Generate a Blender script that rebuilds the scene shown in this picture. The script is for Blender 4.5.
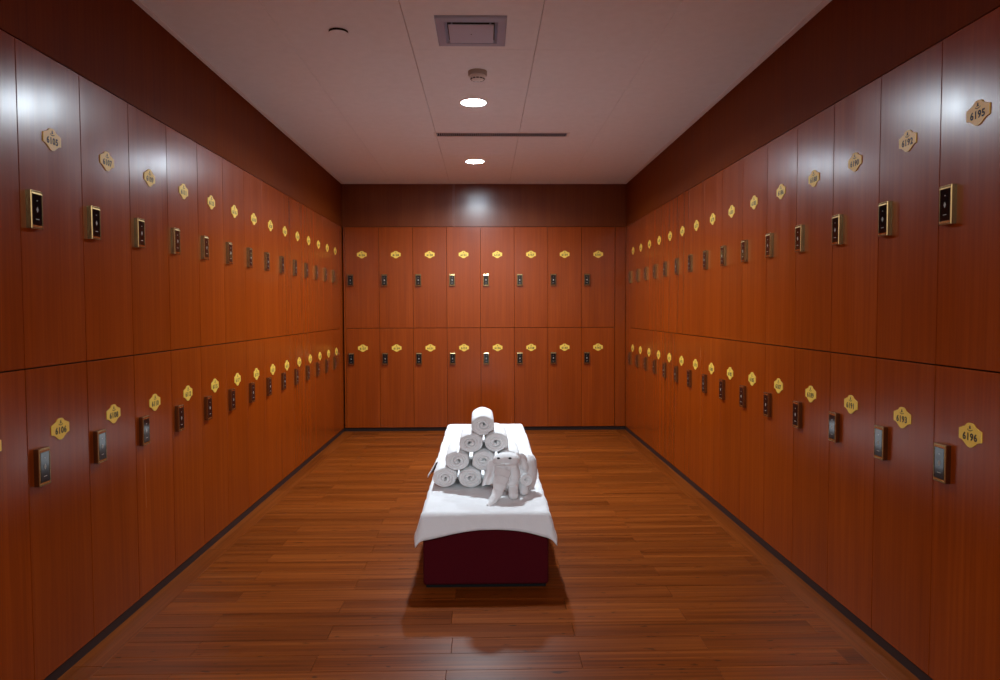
import bpy, bmesh, math, random
from mathutils import Vector, Matrix, Euler, noise
R = math.radians
random.seed(7)
for o in list(bpy.data.objects): bpy.data.objects.remove(o)
SC = bpy.context.scene
C = SC.collection

# ------------------------------------------------------------------ camera, world, exposure
F = 715.0
PITCH, YAW, HC = math.atan(30 / F), math.atan(15 / F), 1.216
cam_d = bpy.data.cameras.new('camera')
cam_d.sensor_width = 36.0
cam_d.lens = 36.0 * F / 1000.0
cam_d.clip_start = 0.02
cam = bpy.data.objects.new('camera', cam_d)
C.objects.link(cam)
cam.location = (0, 0, HC)
cam.rotation_euler = (Matrix.Rotation(-YAW, 4, 'Z') @ Matrix.Rotation(R(90) - PITCH, 4, 'X') @ Matrix.Rotation(R(-0.2), 4, 'Z')).to_euler()
SC.camera = cam

world = bpy.data.worlds.new('world')
SC.world = world
world.use_nodes = True
world.node_tree.nodes['Background'].inputs[0].default_value = (0.8, 0.86, 1.0, 1)
world.node_tree.nodes['Background'].inputs[1].default_value = 0.0
LAMP_STRENGTH = 290.0   # visible lens
LAMP_WATTS = 40.0       # beam of each downlight
LAMP_SPREAD = 160.0
LAMP_COLOR = (0.82, 0.93, 1.0, 1)
SC.view_settings.view_transform = 'Standard'
SC.view_settings.look = 'None'
SC.view_settings.gamma = 1.0
SC.view_settings.use_curve_mapping = False
SC.view_settings.exposure = 0.0

# ------------------------------------------------------------------ room measures (metres)
XW = 1.416          # locker fronts stand at x = -XW and x = +XW
YB = 7.17           # locker fronts on the end wall
YF = -2.4           # wall behind the photographer
ZC = 2.475          # ceiling
ZT = 2.045          # top of the lockers
ZM0, ZM1 = 1.0375, 1.0395
ZK = 0.038          # plinth height
DEP = 0.45
LW = 0.341
BW = 0.337
XO = XW + DEP + 0.03


def at(x, y, Y):
    """photo pixel -> point at depth Y"""
    f = Vector((math.sin(YAW) * math.cos(PITCH), math.cos(YAW) * math.cos(PITCH), -math.sin(PITCH)))
    r = Vector((math.cos(YAW), -math.sin(YAW), 0))
    u = r.cross(f)
    d = f * F + r * (x - 500) - u * (y - 340)
    return Vector((0, 0, HC)) + d * (Y / d.y)


# ------------------------------------------------------------------ materials
def new_mat(name):
    m = bpy.data.materials.new(name)
    m.use_nodes = True
    nt = m.node_tree
    return m, nt, nt.nodes, nt.links, nt.nodes['Principled BSDF']


def plain(name, col, rough=0.5, metal=0.0, spec=0.5, emit=None, strength=0.0):
    m, nt, N, L, b = new_mat(name)
    b.inputs['Base Color'].default_value = (*col, 1)
    b.inputs['Roughness'].default_value = rough
    b.inputs['Metallic'].default_value = metal
    b.inputs['Specular IOR Level'].default_value = spec
    if emit:
        b.inputs['Emission Color'].default_value = emit
        b.inputs['Emission Strength'].default_value = strength
    return m


def wood(name, dark, mid, light, axis='Z', rough=0.28, spec=0.5, fine=70.0, long=1.6, tone=0.25, bump=0.03, specks=False, aniso=0.0, lo=0.22, hi=0.78, mixg=0.35):
    m, nt, N, L, b = new_mat(name)
    tc = N.new('ShaderNodeTexCoord')
    oi = N.new('ShaderNodeObjectInfo')
    off = N.new('ShaderNodeVectorMath'); off.operation = 'SCALE'
    L.new(oi.outputs['Location'], off.inputs[0]); off.inputs['Scale'].default_value = 3.7
    rnd = N.new('ShaderNodeVectorMath'); rnd.operation = 'ADD'
    L.new(tc.outputs['Object'], rnd.inputs[0])
    rv = N.new('ShaderNodeMath'); rv.operation = 'MULTIPLY'
    L.new(oi.outputs['Random'], rv.inputs[0]); rv.inputs[1].default_value = 41.0
    L.new(rv.outputs[0], off.inputs['Scale'])
    comb = N.new('ShaderNodeCombineXYZ')
    for k in range(3): L.new(rv.outputs[0], comb.inputs[k])
    L.new(comb.outputs[0], rnd.inputs[1])

    def grain(sf, sl, detail, rgh):
        mp = N.new('ShaderNodeMapping')
        s = {'Z': (sf, sf, sl), 'X': (sl, sf, sf), 'Y': (sf, sl, sf)}[axis]
        mp.inputs['Scale'].default_value = s
        L.new(rnd.outputs[0], mp.inputs['Vector'])
        n = N.new('ShaderNodeTexNoise')
        n.inputs['Scale'].default_value = 1.0
        n.inputs['Detail'].default_value = detail
        n.inputs['Roughness'].default_value = rgh
        L.new(mp.outputs[0], n.inputs['Vector'])
        return n
    g1 = grain(fine, long, 5.0, 0.65)
    g2 = grain(fine * 0.16, long * 0.4, 3.0, 0.55)
    mx = N.new('ShaderNodeMix'); mx.data_type = 'FLOAT'
    mx.inputs[0].default_value = mixg
    L.new(g1.outputs['Fac'], mx.inputs[2]); L.new(g2.outputs['Fac'], mx.inputs[3])
    cr = N.new('ShaderNodeValToRGB')
    e = cr.color_ramp.elements
    e[0].position, e[0].color = lo, (*dark, 1)
    e[1].position, e[1].color = hi, (*light, 1)
    k = e.new(0.5); k.color = (*mid, 1)
    L.new(mx.outputs[0], cr.inputs[0])
    # tone of the individual board
    tm = N.new('ShaderNodeMapRange')
    tm.inputs['To Min'].default_value = 1.0 - tone
    tm.inputs['To Max'].default_value = 1.0 + tone
    L.new(oi.outputs['Random'], tm.inputs['Value'])
    sc = N.new('ShaderNodeVectorMath'); sc.operation = 'SCALE'
    L.new(cr.outputs[0], sc.inputs[0]); L.new(tm.outputs[0], sc.inputs['Scale'])
    out = sc.outputs[0]
    if specks:
        g3 = grain(45.0, 14.0, 2.0, 0.5)
        st = N.new('ShaderNodeMapRange')
        st.inputs['From Min'].default_value = 0.67; st.inputs['From Max'].default_value = 0.74
        st.inputs['To Min'].default_value = 1.0; st.inputs['To Max'].default_value = 0.35
        L.new(g3.outputs['Fac'], st.inputs['Value'])
        s2 = N.new('ShaderNodeVectorMath'); s2.operation = 'SCALE'
        L.new(out, s2.inputs[0]); L.new(st.outputs[0], s2.inputs['Scale'])
        out = s2.outputs[0]
    L.new(out, b.inputs['Base Color'])
    # gloss varies a little with the grain
    rr = N.new('ShaderNodeMapRange')
    rr.inputs['To Min'].default_value = rough - 0.05
    rr.inputs['To Max'].default_value = rough + 0.07
    L.new(g2.outputs['Fac'], rr.inputs['Value']); L.new(rr.outputs[0], b.inputs['Roughness'])
    b.inputs['Specular IOR Level'].default_value = spec
    if aniso:
        b.inputs['Anisotropic'].default_value = aniso
    bp = N.new('ShaderNodeBump')
    bp.inputs['Strength'].default_value = bump
    bp.inputs['Distance'].default_value = 0.002
    L.new(g1.outputs['Fac'], bp.inputs['Height']); L.new(bp.outputs[0], b.inputs['Normal'])
    return m


def terry(name, col, bump=0.5, scale=420.0, sheen=0.3):
    m, nt, N, L, b = new_mat(name)
    tc = N.new('ShaderNodeTexCoord')
    n = N.new('ShaderNodeTexNoise'); n.inputs['Scale'].default_value = scale
    n.inputs['Detail'].default_value = 3.0
    L.new(tc.outputs['Object'], n.inputs['Vector'])
    n2 = N.new('ShaderNodeTexNoise'); n2.inputs['Scale'].default_value = 45.0
    n2.inputs['Detail'].default_value = 4.0
    L.new(tc.outputs['Object'], n2.inputs['Vector'])
    ad = N.new('ShaderNodeMath'); ad.operation = 'ADD'
    L.new(n.outputs['Fac'], ad.inputs[0]); L.new(n2.outputs['Fac'], ad.inputs[1])
    bp = N.new('ShaderNodeBump'); bp.inputs['Strength'].default_value = bump
    bp.inputs['Distance'].default_value = 0.003
    L.new(ad.outputs[0], bp.inputs['Height']); L.new(bp.outputs[0], b.inputs['Normal'])
    b.inputs['Base Color'].default_value = (*col, 1)
    b.inputs['Roughness'].default_value = 0.95
    b.inputs['Specular IOR Level'].default_value = 0.1
    b.inputs['Sheen Weight'].default_value = sheen
    return m


def painted(name, col, rough, noise_scale=18.0, amp=0.06):
    m, nt, N, L, b = new_mat(name)
    tc = N.new('ShaderNodeTexCoord')
    n = N.new('ShaderNodeTexNoise'); n.inputs['Scale'].default_value = noise_scale
    n.inputs['Detail'].default_value = 4.0
    L.new(tc.outputs['Object'], n.inputs['Vector'])
    mr = N.new('ShaderNodeMapRange')
    mr.inputs['To Min'].default_value = 1 - amp; mr.inputs['To Max'].default_value = 1 + amp
    L.new(n.outputs['Fac'], mr.inputs['Value'])
    s = N.new('ShaderNodeVectorMath'); s.operation = 'SCALE'
    s.inputs[0].default_value = col
    L.new(mr.outputs[0], s.inputs['Scale']); L.new(s.outputs[0], b.inputs['Base Color'])
    b.inputs['Roughness'].default_value = rough
    return m


M = {}
M['door'] = wood('cherry_veneer', (0.175, 0.024, 0.001), (0.245, 0.037, 0.0013), (0.32, 0.057, 0.003), 'Z', rough=0.235, spec=0.38, tone=0.06, bump=0.015)
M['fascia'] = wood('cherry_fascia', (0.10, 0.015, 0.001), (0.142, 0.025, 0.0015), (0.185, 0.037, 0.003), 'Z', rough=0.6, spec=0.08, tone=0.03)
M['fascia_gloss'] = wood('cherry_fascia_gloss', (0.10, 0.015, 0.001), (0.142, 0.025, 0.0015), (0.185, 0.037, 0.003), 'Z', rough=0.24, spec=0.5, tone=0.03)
M['carcass'] = plain('carcass_dark', (0.012, 0.005, 0.003), 0.8)
M['plank'] = wood('bamboo_plank', (0.085, 0.016, 0.001), (0.160, 0.033, 0.003), (0.26, 0.063, 0.008), 'X', rough=0.34, spec=0.11, fine=75.0, long=1.1, tone=0.13, bump=0.05, specks=True, lo=0.36, hi=0.64)
M['border'] = wood('border_plank', (0.085, 0.016, 0.001), (0.155, 0.032, 0.003), (0.23, 0.056, 0.008), 'Y', rough=0.34, spec=0.11, fine=75.0, long=1.1, tone=0.08, bump=0.05, lo=0.3, hi=0.7)
M['slab'] = plain('slab_dark', (0.02, 0.01, 0.006), 0.9)
M['plinth'] = plain('plinth_black', (0.020, 0.006, 0.004), 0.6)
M['tile'] = painted('ceiling_tile', (0.88, 0.93, 0.98), 0.6)
M['angle'] = plain('ceiling_angle', (0.82, 0.80, 0.82), 0.5)
M['wall'] = painted('plaster', (0.30, 0.20, 0.14), 0.8)
M['brass'] = plain('brass_frame', (0.66, 0.46, 0.20), 0.25, 1.0)
M['bronze'] = plain('bronze_case', (0.27, 0.165, 0.068), 0.26, 1.0)
M['glass'] = plain('black_glass', (0.006, 0.006, 0.007), 0.08, 0.0, 0.5)
M['mark'] = plain('silver_print', (0.55, 0.53, 0.46), 0.4)
M['plate'] = painted('gold_plate', (0.82, 0.54, 0.075), 0.42, 60.0, 0.08)
M['ink'] = plain('black_print', (0.015, 0.012, 0.008), 0.6)
M['towel'] = terry('white_terry', (0.90, 0.90, 0.90))
M['cloth'] = terry('white_terry_cloth', (0.86, 0.87, 0.88), 0.45, 300.0)
M['maroon'] = terry('maroon_upholstery', (0.070, 0.0035, 0.007), 0.25, 260.0, 0.0)
M['black'] = plain('black_plastic', (0.008, 0.007, 0.007), 0.8, 0.0, 0.15)
M['eye'] = plain('eye_black', (0.012, 0.010, 0.012), 0.3)
M['lens'] = plain('lamp_lens', (0.9, 0.9, 0.9), 0.3, emit=(0.74, 0.87, 1.0, 1), strength=LAMP_STRENGTH)
M['trimwhite'] = plain('lamp_trim', (0.80, 0.80, 0.82), 0.4)
M['grey'] = plain('vent_grey', (0.38, 0.47, 0.66), 0.35)
M['greylight'] = plain('vent_plate', (0.50, 0.60, 0.80), 0.35)
M['detector'] = plain('detector_beige', (0.40, 0.37, 0.33), 0.5)
M['detector_head'] = plain('detector_head', (0.78, 0.76, 0.74), 0.45)


# ------------------------------------------------------------------ mesh helpers
def mesh_of(name, bm):
    me = bpy.data.meshes.new(name)
    bm.normal_update()
    bm.to_mesh(me); bm.free()
    return me


def obj(name, me, mat=None, parent=None, loc=None, smooth=False):
    if isinstance(me, bmesh.types.BMesh): me = mesh_of(name, me)
    if mat is not None and not me.materials: me.materials.append(mat)
    if smooth:
        for p in me.polygons: p.use_smooth = True
    o = bpy.data.objects.new(name, me)
    C.objects.link(o)
    if parent is not None: o.parent = parent
    if loc is not None: o.location = loc
    return o


def empty(name, loc=(0, 0, 0), rz=0.0):
    o = bpy.data.objects.new(name, None)
    o.empty_display_size = 0.05
    C.objects.link(o)
    o.location = loc; o.rotation_euler = (0, 0, rz)
    return o


def tag(o, label, cat, group=None):
    o['label'] = label; o['category'] = cat
    if group: o['group'] = group
    return o


def struct(o):
    o['kind'] = 'structure'
    return o


def add_box(bm, x0, x1, y0, y1, z0, z1, bev=0.0, seg=1):
    m = Matrix.Translation(((x0 + x1) / 2, (y0 + y1) / 2, (z0 + z1) / 2)) @ Matrix.Diagonal((x1 - x0, y1 - y0, z1 - z0, 1))
    g = bmesh.ops.create_cube(bm, size=1.0, matrix=m)
    if bev > 0:
        es = list({e for v in g['verts'] for e in v.link_edges})
        bmesh.ops.bevel(bm, geom=es, offset=bev, segments=seg, affect='EDGES', profile=0.5)
    return bm


def box(x0, x1, y0, y1, z0, z1, bev=0.0, seg=1):
    return add_box(bmesh.new(), x0, x1, y0, y1, z0, z1, bev, seg)


def lathe(bm, prof, n=40, center=(0, 0, 0), cap_first=True, cap_last=True):
    rings = []
    for r, z in prof:
        if r < 1e-6:
            rings.append([bm.verts.new((center[0], center[1], center[2] + z))])
        else:
            rings.append([bm.verts.new((center[0] + r * math.cos(2 * math.pi * i / n), center[1] + r * math.sin(2 * math.pi * i / n), center[2] + z)) for i in range(n)])
    for a, b in zip(rings, rings[1:]):
        for i in range(n):
            j = (i + 1) % n
            if len(a) == 1 and len(b) == 1: continue
            if len(a) == 1: bm.faces.new((a[0], b[j], b[i]))
            elif len(b) == 1: bm.faces.new((a[i], a[j], b[0]))
            else: bm.faces.new((a[i], a[j], b[j], b[i]))
    if cap_first and len(rings[0]) > 1: bm.faces.new(rings[0])
    if cap_last and len(rings[-1]) > 1: bm.faces.new(rings[-1])
    bmesh.ops.recalc_face_normals(bm, faces=bm.faces)
    return bm


def prism(bm, pts, y0, y1):
    """polygon in xz extruded from y0 to y1"""
    a = [bm.verts.new((x, y0, z)) for x, z in pts]
    b = [bm.verts.new((x, y1, z)) for x, z in pts]
    n = len(pts)
    bm.faces.new(a); bm.faces.new(b)
    for i in range(n):
        bm.faces.new((a[i], a[(i + 1) % n], b[(i + 1) % n], b[i]))
    bmesh.ops.recalc_face_normals(bm, faces=bm.faces)
    return bm


# ------------------------------------------------------------------ the setting
floor = struct(obj('floor', box(-XO, XO, YF, YB + DEP + 0.05, -0.06, -0.012), M['slab']))
XP = 1.318                                   # field planks end here, border boards run along the walls
PW, PL, GAP = 0.1185, 0.92, 0.0005
plank_mesh = {}


def plank_me(length, width, key):
    k = (round(length, 3), round(width, 3), key)
    if k not in plank_mesh:
        if key == 'X': bm = box(-length / 2, length / 2, -width / 2, width / 2, -0.012, 0.0, 0.0010)
        else: bm = box(-width / 2, width / 2, -length / 2, length / 2, -0.012, 0.0, 0.0010)
        me = mesh_of('floor_plank', bm)
        me.materials.append(M['plank'] if key == 'X' else M['border'])
        plank_mesh[k] = me
    return plank_mesh[k]


row = 0
y = YB + 0.06
while y > YF:
    j0 = 0.337 if row % 2 == 0 else 0.785
    j0 += random.uniform(-0.012, 0.012)
    cuts = sorted({-XP, XP, *[j0 + k * PL for k in range(-3, 4) if -XP + 0.06 < j0 + k * PL < XP - 0.03]})
    for a, b in zip(cuts, cuts[1:]):
        obj('floor_plank', plank_me(b - a - GAP * 1.6, PW - GAP, 'X'), None, floor, ((a + b) / 2, y - PW / 2, random.uniform(-0.0003, 0.0)))
    y -= PW; row += 1
for s in (-1, 1):
    y = YB + 0.06 - (0.3 if s > 0 else 0)
    while y > YF:
        yb = max(y - 1.2, YF)
        obj('floor_plank', plank_me(y - yb - GAP * 1.6, 0.14 - GAP, 'Y'), None, floor, (s * (XP + 0.07), (y + yb) / 2, 0))
        y = yb
obj('floor_plank', plank_me(0.3 - GAP, 0.14 - GAP, 'Y'), None, floor, (XP + 0.07, YB + 0.06 - 0.15, 0))

struct(obj('wall_left', box(-XO - 0.08, -XO, YF, YB + DEP + 0.05, 0, ZC + 0.1), M['wall']))
struct(obj('wall_right', box(XO, XO + 0.08, YF, YB + DEP + 0.05, 0, ZC + 0.1), M['wall']))
struct(obj('wall_back', box(-XO - 0.08, XO + 0.08, YB + DEP + 0.05, YB + DEP + 0.13, 0, ZC + 0.1), M['wall']))
struct(obj('wall_front', box(-XO - 0.08, XO + 0.08, YF - 0.08, YF, 0, ZC + 0.1), M['wall']))
# plinths under the lockers, set back
struct(obj('baseboard_left', box(-XO + 0.004, -XW - 0.004, YF, YB + 0.02, 0, ZK - 0.002), M['plinth']))
struct(obj('baseboard_right', box(XW + 0.004, XO - 0.004, YF, YB + 0.02, 0, ZK - 0.002), M['plinth']))
struct(obj('baseboard_back', box(-XW - 0.003, XW + 0.003, YB + 0.022, YB + DEP, 0, ZK - 0.002), M['plinth']))
# bulkhead panels above the lockers
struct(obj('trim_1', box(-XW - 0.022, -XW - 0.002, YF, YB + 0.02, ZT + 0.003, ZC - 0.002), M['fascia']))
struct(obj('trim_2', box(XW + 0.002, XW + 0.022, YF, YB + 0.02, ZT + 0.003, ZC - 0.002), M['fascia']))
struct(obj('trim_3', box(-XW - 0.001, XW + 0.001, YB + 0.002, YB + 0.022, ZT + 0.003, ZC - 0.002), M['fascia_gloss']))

# ceiling: slab above, metal tiles below
ceiling = struct(obj('ceiling', box(-XO - 0.08, XO + 0.08, YF - 0.08, YB + DEP + 0.13, ZC + 0.014, ZC + 0.08), M['slab']))
cx = [-XW - 0.02, -0.912, -0.345, 0.250, 0.812, XW + 0.02]
TL = 0.581
cy = [3.516 + TL * k for k in range(-8, 7)] + [YB + 0.02]
cy = [YF] + [v for v in cy if v > YF]
tile_me = {}
for i in range(5):
    for j in range(len(cy) - 1):
        gx = 0.0022 if i == 2 else 0.0007
        w_, l_ = cx[i + 1] - cx[i] - 0.0012, cy[j + 1] - cy[j] - 0.0009
        if i == 2: w_ -= 0.003
        k = (round(w_, 4), round(l_, 4))
        if k not in tile_me:
            me = mesh_of('ceiling_tile', box(-w_ / 2, w_ / 2, -l_ / 2, l_ / 2, 0, 0.013, 0.0012))
            me.materials.append(M['tile'])
            tile_me[k] = me
        obj('ceiling_tile', tile_me[k], None, ceiling, ((cx[i] + cx[i + 1]) / 2, (cy[j] + cy[j + 1]) / 2, ZC))
# perimeter angle
for n, b in enumerate((box(-XW - 0.001, -XW + 0.022, YF, YB, ZC - 0.006, ZC - 0.0005, 0.001),
                       box(XW - 0.030, XW + 0.001, YF, YB, ZC - 0.006, ZC - 0.0005, 0.001),
                       box(-XW + 0.023, XW - 0.031, YB - 0.024, YB + 0.001, ZC - 0.006, ZC - 0.0005, 0.001))):
    struct(obj('trim_%d' % (n + 4), b, M['angle']))

# ------------------------------------------------------------------ lockers
HU, HL = ZT - ZM1, ZM0 - ZK
# heights of lock and plate on the doors of each wall
LOCK_Z = {'u': {90: 1.534, 0: 1.516, -90: 1.530}, 'l': {90: 0.724, 0: 0.732, -90: 0.740}}
PLATE_Z = {'u': {90: 1.778, 0: 1.770, -90: 1.775}, 'l': {90: 0.826, 0: 0.839, -90: 0.846}}
LOCK_X = -LW / 2 + 0.056
SH = {}
for W_ in (LW, BW):
    for t, H in (('u', HU), ('l', HL)):
        SH['door', t, W_] = mesh_of('door', box(-W_ / 2 + 0.0013, W_ / 2 - 0.0013, 0, 0.018, 0.001, H - 0.001, 0.0012))
        SH['door', t, W_].materials.append(M['door'])
        SH['body', t, W_] = mesh_of('carcass', box(-W_ / 2 + 0.0008, W_ / 2 - 0.0008, 0.019, DEP - 0.02, 0.0, H))
        SH['body', t, W_].materials.append(M['carcass'])
# lock: bevelled brass case with raised rim, black glass keypad, printed mark
LWD, LHT, LD = 0.058, 0.118, 0.018
bm = bmesh.new()
prism(bm, [(-LWD / 2, -LHT / 2), (LWD / 2, -LHT / 2), (LWD / 2, LHT / 2), (-LWD / 2, LHT / 2)], -0.0155, 0.0)
f_ = [v for v in bm.verts if v.co.y < -0.01]
fr = [v for v in f_]
face = [f for f in bm.faces if all(v.co.y < -0.01 for v in f.verts)][0]
g = bmesh.ops.inset_region(bm, faces=[face], thickness=0.0018, depth=0.0)
for v in face.verts: v.co.y = -LD
g = bmesh.ops.inset_region(bm, faces=[face], thickness=0.0048, depth=0.0)
bmesh.ops.inset_region(bm, faces=[face], thickness=0.0006, depth=0.0)
for v in face.verts: v.co.y = -LD + 0.0018
SH['case'] = mesh_of('lock_case', bm); SH['case'].materials.append(M['bronze'])
bm = bmesh.new()
ca = [bm.verts.new((-0.0268, y_, z_)) for y_, z_ in ((-0.0187, 0.0485), (-0.0150, 0.0598), (-0.0100, 0.0485))]
cb = [bm.verts.new((0.0268, v.co.y, v.co.z)) for v in ca]
bm.faces.new(ca); bm.faces.new(cb)
for i in range(3): bm.faces.new((ca[i], ca[(i + 1) % 3], cb[(i + 1) % 3], cb[i]))
bmesh.ops.recalc_face_normals(bm, faces=bm.faces)
SH['cap'] = mesh_of('end_cap', bm); SH['cap'].materials.append(M['brass'])
SH['keypad'] = mesh_of('keypad', box(-0.0216, 0.0216, -LD + 0.0002, -LD + 0.0025, -0.0475, 0.0475, 0.0004)); SH['keypad'].materials.append(M['glass'])
bm = bmesh.new()
for dz, ang in ((0.0, 0), ):
    pts = [(0.0055 * math.cos(R(90 * i)), 0.009 * math.sin(R(90 * i))) for i in range(4)]
    pin = [(x * 0.62, z * 0.62) for x, z in pts]
    for i in range(4):
        a, b2, c_, d_ = pts[i], pts[(i + 1) % 4], pin[(i + 1) % 4], pin[i]
        bm.faces.new([bm.verts.new((p[0], -LD - 0.0002, p[1])) for p in (a, b2, c_, d_)])
    bm.faces.new([bm.verts.new((x * 0.35, -LD - 0.0002, z * 0.35)) for x, z in pts])
add_box(bm, -0.002, 0.002, -LD - 0.0002, -LD + 0.0002, 0.027, 0.0295)
add_box(bm, -0.008, 0.008, -LD - 0.0002, -LD + 0.0002, -0.0305, -0.029)
SH['mark'] = mesh_of('keypad_mark', bm); SH['mark'].materials.append(M['mark'])
# plate
half = [(0.0, 0.036), (0.009, 0.0355), (0.016, 0.033), (0.021, 0.0285), (0.0245, 0.025), (0.031, 0.0235), (0.038, 0.0205), (0.044, 0.0185), (0.0505, 0.0165), (0.052, 0.0145),
        (0.052, -0.0135), (0.0505, -0.0155), (0.042, -0.0165), (0.034, -0.0195), (0.027, -0.0235), (0.020, -0.0285), (0.012, -0.0335), (0.005, -0.0355)]
outl = half + [(-x, z) for x, z in reversed(half) if x > 0.0001] 
bm = bmesh.new()
lowest = [(0.0, -0.036)]
outl = half + lowest + [(-x, z) for x, z in reversed(half) if x > 0.0001]
prism(bm, [(x * 0.93, z) for x, z in outl], -0.003, 0.0)
SH['plate'] = mesh_of('number_plate', bm); SH['plate'].materials.append(M['plate'])
bm = bmesh.new()                                   # emblem: small pavilion mark over a short curved line of print
prism(bm, [(-0.0055, 0.019), (0.0055, 0.019), (0.0022, 0.0235), (0.0032, 0.025), (0.0, 0.0305), (-0.0032, 0.025), (-0.0022, 0.0235)], -0.0033, -0.0028)
for k in range(-3, 4):
    add_box(bm, k * 0.0034 - 0.0011, k * 0.0034 + 0.0011, -0.0033, -0.0028, 0.0118 + 0.00035 * k * k, 0.0148 + 0.00035 * k * k)
SH['emblem'] = mesh_of('plate_emblem', bm); SH['emblem'].materials.append(M['ink'])

NUM = [n for n in range(6098, 6203) if '4' not in str(n)]
seq0 = NUM.index(6105)
text_objs = {}


def number_meshes(nums):
    tmp = []
    for n in nums:
        cu = bpy.data.curves.new('num', 'FONT')
        cu.body = str(n); cu.size = 0.029; cu.align_x = 'CENTER'; cu.align_y = 'CENTER'
        cu.offset = 0.0011; cu.extrude = 0.0002; cu.resolution_u = 3; cu.space_character = 1.10
        o = bpy.data.objects.new('num', cu)
        C.objects.link(o); tmp.append((n, o))
    bpy.context.view_layer.update()
    dg = bpy.context.evaluated_depsgraph_get()
    res = {}
    for n, o in tmp:
        me = bpy.data.meshes.new_from_object(o.evaluated_get(dg))
        me.transform(Matrix.Rotation(R(90), 4, 'X'))
        me.materials.clear(); me.materials.append(M['ink'])
        me.name = 'numerals'
        res[n] = me
    for n, o in tmp:
        cu = o.data; bpy.data.objects.remove(o); bpy.data.curves.remove(cu)
    return res


NM = number_meshes(NUM)
ORD = ['zeroth', 'first', 'second', 'third', 'fourth', 'fifth', 'sixth', 'seventh', 'eighth', 'ninth', 'tenth', 'eleventh', 'twelfth', 'thirteenth', 'fourteenth', 'fifteenth', 'sixteenth', 'seventeenth']


def locker(px, py, rz, tier, n, label, group, W_=LW):
    z0 = ZM1 if tier == 'u' else ZK
    root = tag(empty('locker', (px, py, z0), rz), label, 'locker', group)
    obj('carcass', SH['body', tier, W_], None, root)
    obj('door', SH['door', tier, W_], None, root)
    lk = obj('lock', SH['case'], None, root, (LOCK_X, 0, LOCK_Z[tier][round(math.degrees(rz))] - z0))
    lk['label'] = 'brass framed electronic lock'
    obj('keypad', SH['keypad'], None, lk)
    obj('end_cap', SH['cap'], None, lk)
    obj('end_cap', SH['cap'], None, lk).rotation_euler = (0, R(180), 0)
    mk = obj('keypad_mark', SH['mark'], None, lk); mk['kind'] = 'stuff'
    pl = obj('number_plate', SH['plate'], None, root, (0, 0, PLATE_Z[tier][round(math.degrees(rz))] - z0))
    pl['label'] = 'gold number plate'
    em = obj('plate_emblem', SH['emblem'], None, pl); em['kind'] = 'stuff'
    obj('numerals', NM[n], None, pl, (0, -0.0031, -0.0055))
    return root


TN = {'u': 'upper', 'l': 'lower'}
Y0L = 2.226          # near edge of the column that starts with 6105
for k in range(-2, 14):
    for d, t in enumerate('ul'):
        n = NUM[seq0 + 2 * k + d]
        lab = ('%s wooden locker %d, %s counting from 6105, in the row away from the elephant' % (TN[t], n, ORD[k + 1])) if k >= 0 else \
              ('%s wooden locker %d, %s before 6105 in the row away from the elephant' % (TN[t], n, 'next' if k == -1 else 'second'))
        locker(-XW, Y0L + (k + 0.5) * LW, R(90), t, n, lab, '%s lockers in the row with 6105' % TN[t])
X0B = -1.390
for k in range(8):
    for d, t in enumerate('ul'):
        n = NUM[seq0 + 28 + 2 * k + d]
        locker(X0B + (k + 0.5) * BW, YB, 0, t, n, '%s wooden locker %d on the end wall, %s from the corner with the 6105 row' % (TN[t], n, ORD[k + 1]), '%s lockers on the end wall' % TN[t], BW)
Y1R = 2.214 + 14 * LW     # far edge of the last column on the 6195 side
for k in range(17):       # from the end wall towards the photographer
    for d, t in enumerate('ul'):
        n = NUM[seq0 + 44 + 2 * k + d]
        lab = ('%s wooden locker %d, %s counting from 6195, in the row beside the elephant' % (TN[t], n, ORD[15 - k])) if k < 15 else \
              ('%s wooden locker %d, %s before 6195 in the row beside the elephant' % (TN[t], n, 'next' if k == 15 else 'second'))
        locker(XW, Y1R - (k + 0.5) * LW, R(-90), t, n, lab, '%s lockers in the row with 6195' % TN[t])
# filler boards in the corners and plain panels beside the photographer
yl = Y0L + 14 * LW
struct(obj('trim_7', box(-XW - 0.018, -XW, yl + 0.002, YB - 0.004, ZK, ZT, 0.001), M['door']))
struct(obj('trim_8', box(XW, XW + 0.018, Y1R + 0.002, YB - 0.004, ZK, ZT, 0.001), M['door']))
xr = X0B + 8 * BW
struct(obj('trim_9', box(xr + 0.003, XW - 0.002, YB, YB + 0.018, ZK, ZT, 0.001), M['door']))
struct(obj('trim_10', box(-XW + 0.010, X0B - 0.002, YB, YB + 0.018, ZK, ZT, 0.001), M['door']))
struct(obj('trim_11', box(-XW - 0.018, -XW, YF, Y0L - 2 * LW - 0.002, ZK, ZT, 0.001), M['door']))
struct(obj('trim_12', box(XW, XW + 0.018, YF, Y1R - 17 * LW - 0.002, ZK, ZT, 0.001), M['door']))

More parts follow.
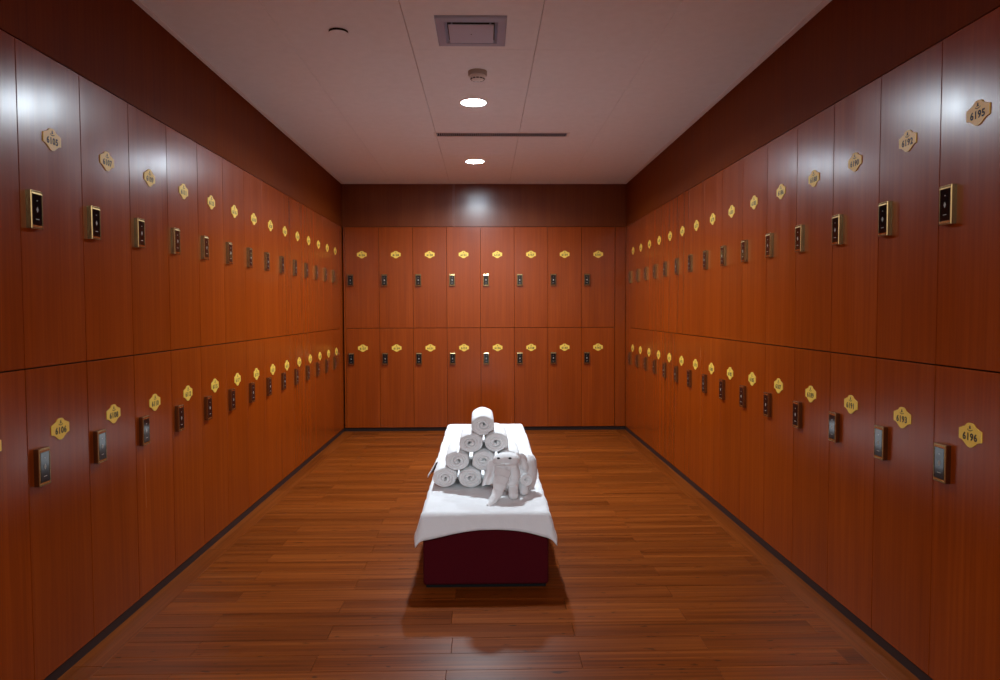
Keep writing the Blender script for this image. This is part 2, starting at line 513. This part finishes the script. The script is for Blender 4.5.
# ------------------------------------------------------------------ ceiling fittings
LAMPS = [(-0.063, 4.391, 'round lit recessed downlight beside the smoke detector', 1.0), (-0.079, 6.108, 'round lit recessed downlight between the slot vent and the end wall', 1.0),
         (-0.72, -1.60, 'added fill light out of view behind the photographer, on the same side as locker 6106', 2.1),  # this and the next are unseen, added to brighten the towel fronts
         (0.60, -1.60, 'added fill light out of view behind the photographer, beside the row with the elephant', 2.1)]
for lx, ly, lab, gain in LAMPS:
    root = tag(empty('downlight', (lx, ly, ZC)), lab, 'ceiling light', 'ceiling downlights')
    bm = bmesh.new()
    lathe(bm, [(0.088, 0.0), (0.088, -0.003), (0.084, -0.006), (0.078, -0.006), (0.0705, -0.003), (0.0705, 0.0)], 48, cap_first=False, cap_last=False)
    obj('trim_ring', bm, M['trimwhite'], root, smooth=True)
    bm = bmesh.new()
    lathe(bm, [(0.070, -0.0005), (0.070, -0.004), (0.05, -0.0055), (0.0, -0.006)], 48, cap_first=True)
    obj('lens', bm, M['lens'], root)
    ld = bpy.data.lights.new('beam', 'AREA')
    ld.shape = 'DISK'; ld.size = 0.138; ld.energy = LAMP_WATTS * gain; ld.color = LAMP_COLOR[:3] if gain == 1.0 else (0.74, 0.90, 1.0); ld.spread = R(LAMP_SPREAD if gain == 1.0 else 180.0)
    lo = bpy.data.objects.new('beam', ld); C.objects.link(lo); lo.parent = root; lo.location = (0, 0, -0.0075)

# air diffuser
vx, vy = -0.0555, 3.28
root = tag(empty('air_diffuser', (vx, vy, ZC)), 'square grey ceiling air diffuser with a flat centre plate', 'air vent')


def ring_square(bm, prof):
    rings = [[bm.verts.new((sx * h, sy * h * 1.06, z)) for sx, sy in ((-1, -1), (1, -1), (1, 1), (-1, 1))] for h, z in prof]
    for a, b in zip(rings, rings[1:]):
        for i in range(4): bm.faces.new((a[i], a[(i + 1) % 4], b[(i + 1) % 4], b[i]))
    bmesh.ops.recalc_face_normals(bm, faces=bm.faces)
    return rings


bm = bmesh.new()
ring_square(bm, [(0.156, 0.0), (0.156, -0.008), (0.153, -0.011), (0.119, -0.014), (0.116, -0.012), (0.104, -0.001)])
obj('frame', bm, M['grey'], root)
obj('duct_back', box(-0.112, 0.112, -0.119, 0.119, -0.0016, -0.0004), M['black'], root)
obj('centre_plate', box(-0.100, 0.100, -0.106, 0.106, -0.017, -0.0125, 0.0015), M['greylight'], root)
bm = bmesh.new(); lathe(bm, [(0.0, -0.0182), (0.0028, -0.018), (0.0030, -0.0168)], 12, cap_last=True)
obj('screw', bm, M['black'], root)
for sx, sy in ((-1, -1), (1, -1), (1, 1), (-1, 1)):
    obj('bracket', box(sx * 0.085 - 0.004, sx * 0.085 + 0.004, sy * 0.088 - 0.004, sy * 0.088 + 0.004, -0.0126, -0.0015), M['grey'], root)

# smoke detector
root = tag(empty('smoke_detector', (-0.033, 3.835, ZC)), 'round beige smoke detector hanging from the ceiling', 'smoke detector')
bm = bmesh.new(); lathe(bm, [(0.050, 0.0), (0.050, -0.016), (0.0495, -0.020), (0.046, -0.022)], 40)
obj('base', bm, M['detector'], root, smooth=False)
bm = bmesh.new(); lathe(bm, [(0.043, -0.0222), (0.043, -0.030), (0.040, -0.038), (0.030, -0.043), (0.016, -0.046), (0.0, -0.047)], 40)
hd = obj('sensor_head', bm, M['detector_head'], root, smooth=True)
for i in range(12):
    a = 2 * math.pi * i / 12
    o = obj('vent_slot', box(-0.0065, 0.0065, -0.0008, 0.0008, -0.0035, 0.0035), M['black'], hd, (0.0362 * math.cos(a), 0.0362 * math.sin(a), -0.0402))
    o.rotation_euler = (R(-50), 0, a - R(90))
    o.rotation_euler = (Matrix.Rotation(a + R(90), 4, 'Z') @ Matrix.Rotation(R(40), 4, 'X')).to_euler()

# slot vent
sx0, sx1, sy = -0.358, 0.612, 5.19
root = tag(empty('slot_vent', ((sx0 + sx1) / 2, sy, ZC)), 'long narrow slot vent across the ceiling between the downlights', 'air vent')
hl, hw = (sx1 - sx0) / 2, 0.066
bm = bmesh.new()
for a in ((-hl, hl, -hw, -hw + 0.016), (-hl, hl, hw - 0.016, hw), (-hl, -hl + 0.018, -hw + 0.016, hw - 0.016), (hl - 0.018, hl, -hw + 0.016, hw - 0.016)):
    add_box(bm, a[0], a[1], a[2], a[3], -0.0028, -0.0003)
obj('frame', bm, M['trimwhite'], root)
obj('duct_back', box(-hl + 0.017, hl - 0.017, -hw + 0.015, hw - 0.015, -0.0008, -0.0002), M['black'], root)
bm = bmesh.new()
n = 62
for i in range(n):
    x = -hl + 0.024 + i * (2 * hl - 0.048) / (n - 1)
    add_box(bm, x - 0.0022, x + 0.0022, -hw + 0.016, hw - 0.016, -0.0022, -0.0009)
s = obj('slat', bm, M['grey'], root); s['kind'] = 'stuff'

# concealed sprinkler cover: thin disc hanging a little below a dark collar
root = tag(empty('sprinkler_cover', (-0.655, 3.295, ZC)), 'small round ceiling cover plate with a dark gap around its edge', 'sprinkler')
bm = bmesh.new(); lathe(bm, [(0.043, -0.0005), (0.043, -0.010)], 40)
obj('collar', bm, M['black'], root, smooth=False)
bm = bmesh.new(); lathe(bm, [(0.0435, -0.0102), (0.0435, -0.0115), (0.0, -0.0125)], 40)
obj('cover_plate', bm, M['tile'], root)

# ------------------------------------------------------------------ bench
BX, BY0, BY1, BZ = 0.275, 3.085, 5.47, 0.326
bench = tag(empty('bench', (0, (BY0 + BY1) / 2, 0)), 'long low maroon upholstered bench on a black plinth in the middle of the floor', 'bench')
hy = (BY1 - BY0) / 2
obj('plinth', box(-BX + 0.012, BX - 0.012, -hy + 0.012, hy - 0.012, 0.0, 0.012), M['black'], bench)
obj('upholstery', box(-BX, BX, -hy, hy, 0.012, BZ, 0.014, 3), M['maroon'], bench, smooth=False)


def drape(name, y0, y1, oh, ohf, ohb, zoff, seed, mat):
    """towel laid over the bench top: y0..y1 on top, overhangs oh at the sides, ohf / ohb over the ends (0 = ends on top)"""
    rnd = random.Random(seed)
    r = 0.016
    hx = BX - r + 0.004 + zoff
    yA = (y0 + r - 0.004 - zoff) if ohf else y0
    yB = (y1 - r + 0.004 + zoff) if ohb else y1
    step = 0.011
    na = int(2 * (hx + oh) / step); nb = int((yB - yA + ohf + ohb) / step)
    ph = [rnd.uniform(0, 6.28) for _ in range(8)]
    bm = bmesh.new(); V = []
    for j in range(nb + 1):
        b = yA - ohf + (yB - yA + ohf + ohb) * j / nb
        rowv = []
        for i in range(na + 1):
            a = -(hx + oh) + 2 * (hx + oh) * i / na
            # slightly uneven hems
            sa = 1.0 + 0.10 * math.sin(2.3 * b + ph[0]) + 0.05 * math.sin(7.1 * b + ph[1])
            sb = 0.86 + 0.42 * (a / hx) ** 2 * (1 if abs(a) <= hx else (hx / a) ** 2) + 0.05 * math.sin(4.0 * a + ph[2]) + 0.03 * math.sin(11 * a + ph[3])
            ex = max(0.0, abs(a) - hx) * sa
            ey = 0.0; sgn = 0
            if ohf and b < yA: ey, sgn = (yA - b) * sb, -1
            if ohb and b > yB: ey, sgn = (b - yB) * sb, 1
            px = max(-hx, min(hx, a)); py = max(yA, min(yB, b)) if (ohf or ohb) else b
            if not ohf: py = b if b < yB else yB
            if not ohb: py = b if b > yA else yA
            pz = BZ + zoff + 0.0025
            e = math.hypot(ex, ey)
            nx = ny = 0.0
            wr = noise.noise(Vector((a * 7, b * 7, seed * 3.1))) * 0.0020 + noise.noise(Vector((a * 19, b * 15, seed * 1.7))) * 0.0022
            if e > 1e-6:
                nx = math.copysign(ex / e, a); ny = sgn * ey / e
                if e < r * math.pi / 2:
                    th = e / r; out, down = r * math.sin(th), r * (1 - math.cos(th))
                else:
                    k = e - r * math.pi / 2
                    corner = 2 * (ex / e) * (ey / e)
                    fl = 0.10 + 0.22 * corner
                    out = r + k * fl; down = r + k * math.sqrt(1 - fl * fl)
                    if not ohf and a < 0: fl = min(0.75, fl + 0.36 * math.exp(-((b - y0) / 0.18) ** 2)); out = r + k * fl; down = r + k * math.sqrt(1 - fl * fl)
                    t = b if ex > ey else a
                    amp = min(1.0, k / 0.06) * 0.006 * (1 - 0.7 * corner)
                    out += amp * (1 + 0.6 * math.sin(t * 11 + ph[4]) + 0.3 * math.sin(t * 23 + ph[5]))
                emax = math.hypot(oh * sa if ex > 0 else 0.0, (ohf or ohb) * sb if ey > 0 else 0.0)
                if max(ex / (oh * sa), ey / (max(ohf, ohb, 0.01) * sb)) > 0.86: out += 0.0022
                wr *= 2.2
                px += nx * out; py += ny * out; pz -= down
                px += nx * (0.002 + wr); py += ny * (0.002 + wr)
            else:
                pz += 0.0018 + wr
            rowv.append(bm.verts.new((px, py, pz)))
        V.append(rowv)
    for j in range(nb):
        for i in range(na):
            bm.faces.new((V[j][i], V[j][i + 1], V[j + 1][i + 1], V[j + 1][i]))
    bmesh.ops.recalc_face_normals(bm, faces=bm.faces)
    o = obj(name, bm, mat, None, smooth=True)
    md = o.modifiers.new('thick', 'SOLIDIFY'); md.thickness = 0.005; md.offset = 1.0
    return o


tag(drape('bench_towel', BY0, 4.16, 0.095, 0.085, 0.0, 0.0, 3, M['cloth']), 'white terry towel spread over the bench end under the elephant and towel rolls', 'towel', 'towels spread on the bench')
tag(drape('bench_towel', 4.12, BY1, 0.10, 0.0, 0.08, 0.0068, 5, M['cloth']), 'white terry towel spread over the bench half nearest the end wall', 'towel', 'towels spread on the bench')
ZTOP = BZ + 0.0105


# ------------------------------------------------------------------ towel rolls
def roll_mesh(seed, rx, rz, length):
    rnd = random.Random(seed)
    turns = 3.4 + rnd.uniform(-0.25, 0.35)
    rx, rz = rx * 1.0, rz * 1.0
    Rm = 0.5 * (rx + rz)
    t = Rm / (turns + 0.55)
    N = 110
    a_end = turns * 2 * math.pi
    bm = bmesh.new()
    prev = None
    ph = rnd.uniform(0, 6.28)
    first = None
    hand = rnd.choice((-1, 1))
    for i in range(N + 1):
        s = i / N
        a = a_end * s
        q = s + 0.10 * math.sin(math.pi * s)
        rc = t * 0.45 + (Rm - t * 0.5 - t * 0.45) * q
        rc *= 1 + 0.025 * math.sin(3 * a + ph) * (1 - s)
        th = t * 0.47 * (1.0 if s < 0.96 else (1.0 - 0.5 * (s - 0.96) / 0.04))
        # layers end at slightly different depth, the middle a little sunk or proud
        e0 = 0.006 * noise.noise(Vector((a * 0.55, seed * 2.3, 0.5))) + 0.010 * (1 - s) * rnd.choice((1.0, 1.0)) * math.sin(ph)
        e1 = 0.008 * noise.noise(Vector((a * 0.55, seed * 2.3, 7.5)))
        ca, sa = math.cos(hand * a + ph), math.sin(hand * a + ph)
        prof = [(-th, 0.35 * th + e0), (-0.55 * th, e0), (0.55 * th, e0), (th, 0.4 * th + e0), (th, length * 0.33), (th, length * 0.66), (th, length - 0.4 * th + e1), (0.55 * th, length + e1), (-0.55 * th, length + e1), (-th, length - 0.35 * th + e1)]
        ring = []
        for dr, yy in prof:
            rr = rc + dr
            fz = noise.noise(Vector((ca * 2.2, yy * 14, seed + sa * 2.2))) * 0.0016 if dr > 0 and s > 0.7 else 0.0
            rr += fz
            if dr > 0 and s > 0.6: rr *= 1 + 0.013 * (1 - math.cos(6 * (hand * a + ph)))
            ring.append(bm.verts.new((rr * ca * rx / Rm, yy, rr * sa * rz / Rm)))
        if prev:
            n = len(ring)
            for k in range(n):
                bm.faces.new((prev[k], prev[(k + 1) % n], ring[(k + 1) % n], ring[k]))
        else: first = ring
        prev = ring
    bm.faces.new(first); bm.faces.new(prev)
    bmesh.ops.recalc_face_normals(bm, faces=bm.faces)
    return mesh_of('towel_roll', bm)


ROLLX, ROLLZ, RLEN = 0.0625, 0.0503, 0.33
rows = [(0, 4), (1, 3), (2, 2), (3, 1)]
rown = ['bottom row', 'second row', 'third row', 'top']
seed = 20
for r_, cnt in rows:
    for c in range(cnt):
        X = -0.201 + 0.127 * c + 0.0635 * r_
        zc = ZTOP + ROLLZ * 1.06 + 0.0865 * r_
        Yf = 3.497 + random.uniform(-0.006, 0.008)
        o = obj('towel_roll', roll_mesh(seed, ROLLX, ROLLZ, RLEN * random.uniform(0.96, 1.03)), M['towel'], None, (X, Yf, zc), smooth=True)
        o.rotation_euler = (0, 0, R((1 if (c + r_) % 2 else -1) * random.uniform(0.2, 0.7)))
        if r_ == 3: lab = 'single rolled white towel on top of the towel pyramid'
        elif r_ == 2: lab = 'rolled white towel just below the top roll, ' + ('on the side away from the elephant' if c == 0 else 'straight above the elephant head')
        elif r_ == 1: lab = 'rolled white towel in the second row, ' + ('on the side away from the elephant', 'in the middle of three', 'behind the elephant head')[c]
        else: lab = 'rolled white towel in the bottom row, ' + ('end one away from the elephant', 'next to the elephant ear', 'hidden behind the elephant trunk', 'behind the elephant body')[c]
        tag(o, lab, 'towel roll', 'towel rolls stacked in a pyramid')
        seed += 1

# ------------------------------------------------------------------ towel elephant
EB = Vector((0.11, 3.33, ZTOP))
ele = tag(empty('towel_elephant', EB), 'white elephant folded from towels with black eyes and a long trunk', 'towel elephant')


def loc(p): return Vector(p) - EB


def blob(bm, c, r, rot=(0, 0, 0)):
    m = Matrix.Translation(loc(c)) @ Euler(rot).to_matrix().to_4x4() @ Matrix.Diagonal((*r, 1))
    bmesh.ops.create_icosphere(bm, subdivisions=3, radius=1.0, matrix=m)


def soften(o, vox, smooth_n):
    md = o.modifiers.new('fuse', 'REMESH'); md.mode = 'VOXEL'; md.voxel_size = vox; md.use_smooth_shade = True
    md = o.modifiers.new('soft', 'SMOOTH'); md.factor = 0.5; md.iterations = smooth_n


def tube(bm, path, nseg=20, sub=6, squash=1.0, rings_amp=0.0, rings_n=0):
    """tapered tube along (point, radius) stations"""
    pts = []
    P = [(loc(p), r) for p, r in path]
    for i in range(len(P) - 1):
        p0, p1, p2, p3 = P[max(i - 1, 0)], P[i], P[i + 1], P[min(i + 2, len(P) - 1)]
        for k in range(sub):
            t = k / sub
            q = 0.5 * ((2 * p1[0]) + (p2[0] - p0[0]) * t + (2 * p0[0] - 5 * p1[0] + 4 * p2[0] - p3[0]) * t * t + (3 * p1[0] - p0[0] - 3 * p2[0] + p3[0]) * t ** 3)
            pts.append((q, p1[1] + (p2[1] - p1[1]) * t))
    pts.append(P[-1])
    prev = None; n = len(pts)
    for i, (q, r) in enumerate(pts):
        d = (pts[min(i + 1, n - 1)][0] - pts[max(i - 1, 0)][0]).normalized()
        x = Vector((1, 0, 0)); x = (x - d * x.dot(d)).normalized(); yv = d.cross(x)
        if rings_n:
            s = (i / (n - 1)) * rings_n
            r = r * (1 + rings_amp * (0.5 - (s - math.floor(s))))
        ring = [bm.verts.new(q + x * r * math.cos(2 * math.pi * k / nseg) + yv * r * squash * math.sin(2 * math.pi * k / nseg)) for k in range(nseg)]
        if prev:
            for k in range(nseg): bm.faces.new((prev[k], prev[(k + 1) % nseg], ring[(k + 1) % nseg], ring[k]))
        else: bm.faces.new(ring)
        prev = ring
    bm.faces.new(prev)
    bmesh.ops.recalc_face_normals(bm, faces=bm.faces)


# body: folded towel hump behind the head
bm = bmesh.new()
blob(bm, (0.203, 3.432, ZTOP + 0.092), (0.048, 0.056, 0.092))
blob(bm, (0.160, 3.425, ZTOP + 0.080), (0.055, 0.055, 0.078))
blob(bm, (0.120, 3.420, ZTOP + 0.066), (0.058, 0.055, 0.066))
blob(bm, (0.222, 3.440, ZTOP + 0.125), (0.028, 0.045, 0.055))
obj_body = obj('body', bm, M['towel'], ele); soften(obj_body, 0.005, 3)
# rolled end of the body towel
me = roll_mesh(77, 0.031, 0.028, 0.07)
obj('hind_roll', me, M['towel'], ele, loc(at(525.5, 480.5, 3.345)), smooth=True)
# front feet
for px, py, Y, rr in ((513.0, 493.5, 3.285, 0.0235), (523.5, 489.5, 3.36, 0.0235)):
    c = at(px, py, Y)
    bm = bmesh.new()
    h = 0.040
    base = Vector((c.x, Y, ZTOP))
    for k in range(4):
        blob(bm, base + Vector((0, 0.012 * k, rr * 0.9 + 0.012 * k)), (rr, rr * 1.05, rr * 0.92))
    blob(bm, base + Vector((0, 0.05, 0.055)), (rr * 1.15, rr * 1.3, 0.035))
    o = obj('foot', bm, M['towel'], ele); soften(o, 0.004, 3)
# head
bm = bmesh.new()
hc_ = at(506, 468, 3.335)
blob(bm, hc_, (0.056, 0.052, 0.062))
blob(bm, at(499.5, 460, 3.315), (0.034, 0.042, 0.030))
blob(bm, at(512, 460, 3.318), (0.034, 0.042, 0.031))
blob(bm, at(506, 457.5, 3.325), (0.058, 0.047, 0.024))
blob(bm, at(505, 461.5, 3.316), (0.048, 0.043, 0.022))
blob(bm, at(513.5, 474, 3.315), (0.028, 0.038, 0.052))
blob(bm, at(511, 482, 3.32), (0.032, 0.036, 0.026))
head = obj('head', bm, M['towel'], ele); soften(head, 0.004, 3)
# cloth fold over the brow
bm = bmesh.new()
tube(bm, [(at(494, 464.8, 3.294), 0.003), (at(498, 464.4, 3.274), 0.0042), (at(504, 464.3, 3.266), 0.0045), (at(510, 464.4, 3.272), 0.0042), (at(515, 465.0, 3.291), 0.003)], 10, 5)
obj('brow_fold', bm, M['towel'], head, smooth=True)
# trunk
bm = bmesh.new()
tube(bm, [(at(504, 463.5, 3.322), 0.030), (at(503.6, 467, 3.310), 0.037), (at(502.4, 472, 3.293), 0.039), (at(501, 478.5, 3.273), 0.0345), (at(499.2, 485, 3.255), 0.029), (at(497, 492, 3.243), 0.0245), (at(493.8, 498.5, 3.220), 0.020), (at(490.2, 503.2, 3.197), 0.014), (at(486.8, 505.4, 3.183), 0.0065)], 24, 10, 0.8, 0.11, 8)
obj('trunk', bm, M['towel'], ele, smooth=True)


def ear(corners, bulge, pleats, seed):
    """pleated flap: four corner points (top inner, top outer, bottom inner, bottom outer)"""
    ti, to, bi, bo = [loc(p) for p in corners]
    bm = bmesh.new(); V = []
    nu, nv = 26, 22
    for j in range(nv + 1):
        v = j / nv; rowv = []
        for i in range(nu + 1):
            u = i / nu
            p = (ti * (1 - u) + to * u) * (1 - v) + (bi * (1 - u) + bo * u) * v
            p = p + Vector((0, -1, 0)) * (bulge * math.sin(math.pi * u) * (0.4 + 0.6 * math.sin(math.pi * min(1, v * 1.1))) + 0.006 * math.sin(u * pleats * 2 * math.pi + 0.6 * v) * (0.35 + 0.65 * v))
            p = p + Vector((noise.noise(Vector((u * 3, v * 3, seed))), 0, noise.noise(Vector((u * 3, v * 3, seed + 9)))) ) * 0.004
            rowv.append(bm.verts.new(p))
        V.append(rowv)
    for j in range(nv):
        for i in range(nu): bm.faces.new((V[j][i], V[j][i + 1], V[j + 1][i + 1], V[j + 1][i]))
    o = obj('ear', bm, M['towel'], ele, smooth=True)
    md = o.modifiers.new('thick', 'SOLIDIFY'); md.thickness = 0.007; md.offset = 0
    md = o.modifiers.new('round', 'SUBSURF'); md.levels = 1; md.render_levels = 1
    return o


ear((at(500, 457.5, 3.338), at(489, 460.0, 3.372), at(495.5, 482.5, 3.325), at(481.5, 486.0, 3.362)), 0.014, 2.4, 1)
bm = bmesh.new()                              # the other ear: rounded cupped flap
blob(bm, at(521.5, 461.5, 3.368), (0.030, 0.010, 0.043), (0, R(-14), R(24)))
blob(bm, at(524.5, 465.5, 3.362), (0.017, 0.013, 0.034), (0, R(-18), R(24)))
blob(bm, at(517.5, 458.5, 3.350), (0.016, 0.016, 0.034), (0, R(-8), R(15)))
o = obj('ear', bm, M['towel'], ele); soften(o, 0.004, 2)
for px in (498.0, 509.6):
    c = at(px, 458.0, 3.28)
    # seat the eye on the brow surface
    bm = bmesh.new()
    bmesh.ops.create_uvsphere(bm, u_segments=16, v_segments=10, radius=1.0, matrix=Matrix.Diagonal((0.0075, 0.005, 0.0046, 1)))
    obj('eye', bm, M['eye'], head, loc(Vector((c.x, 3.2745, c.z))), smooth=True)
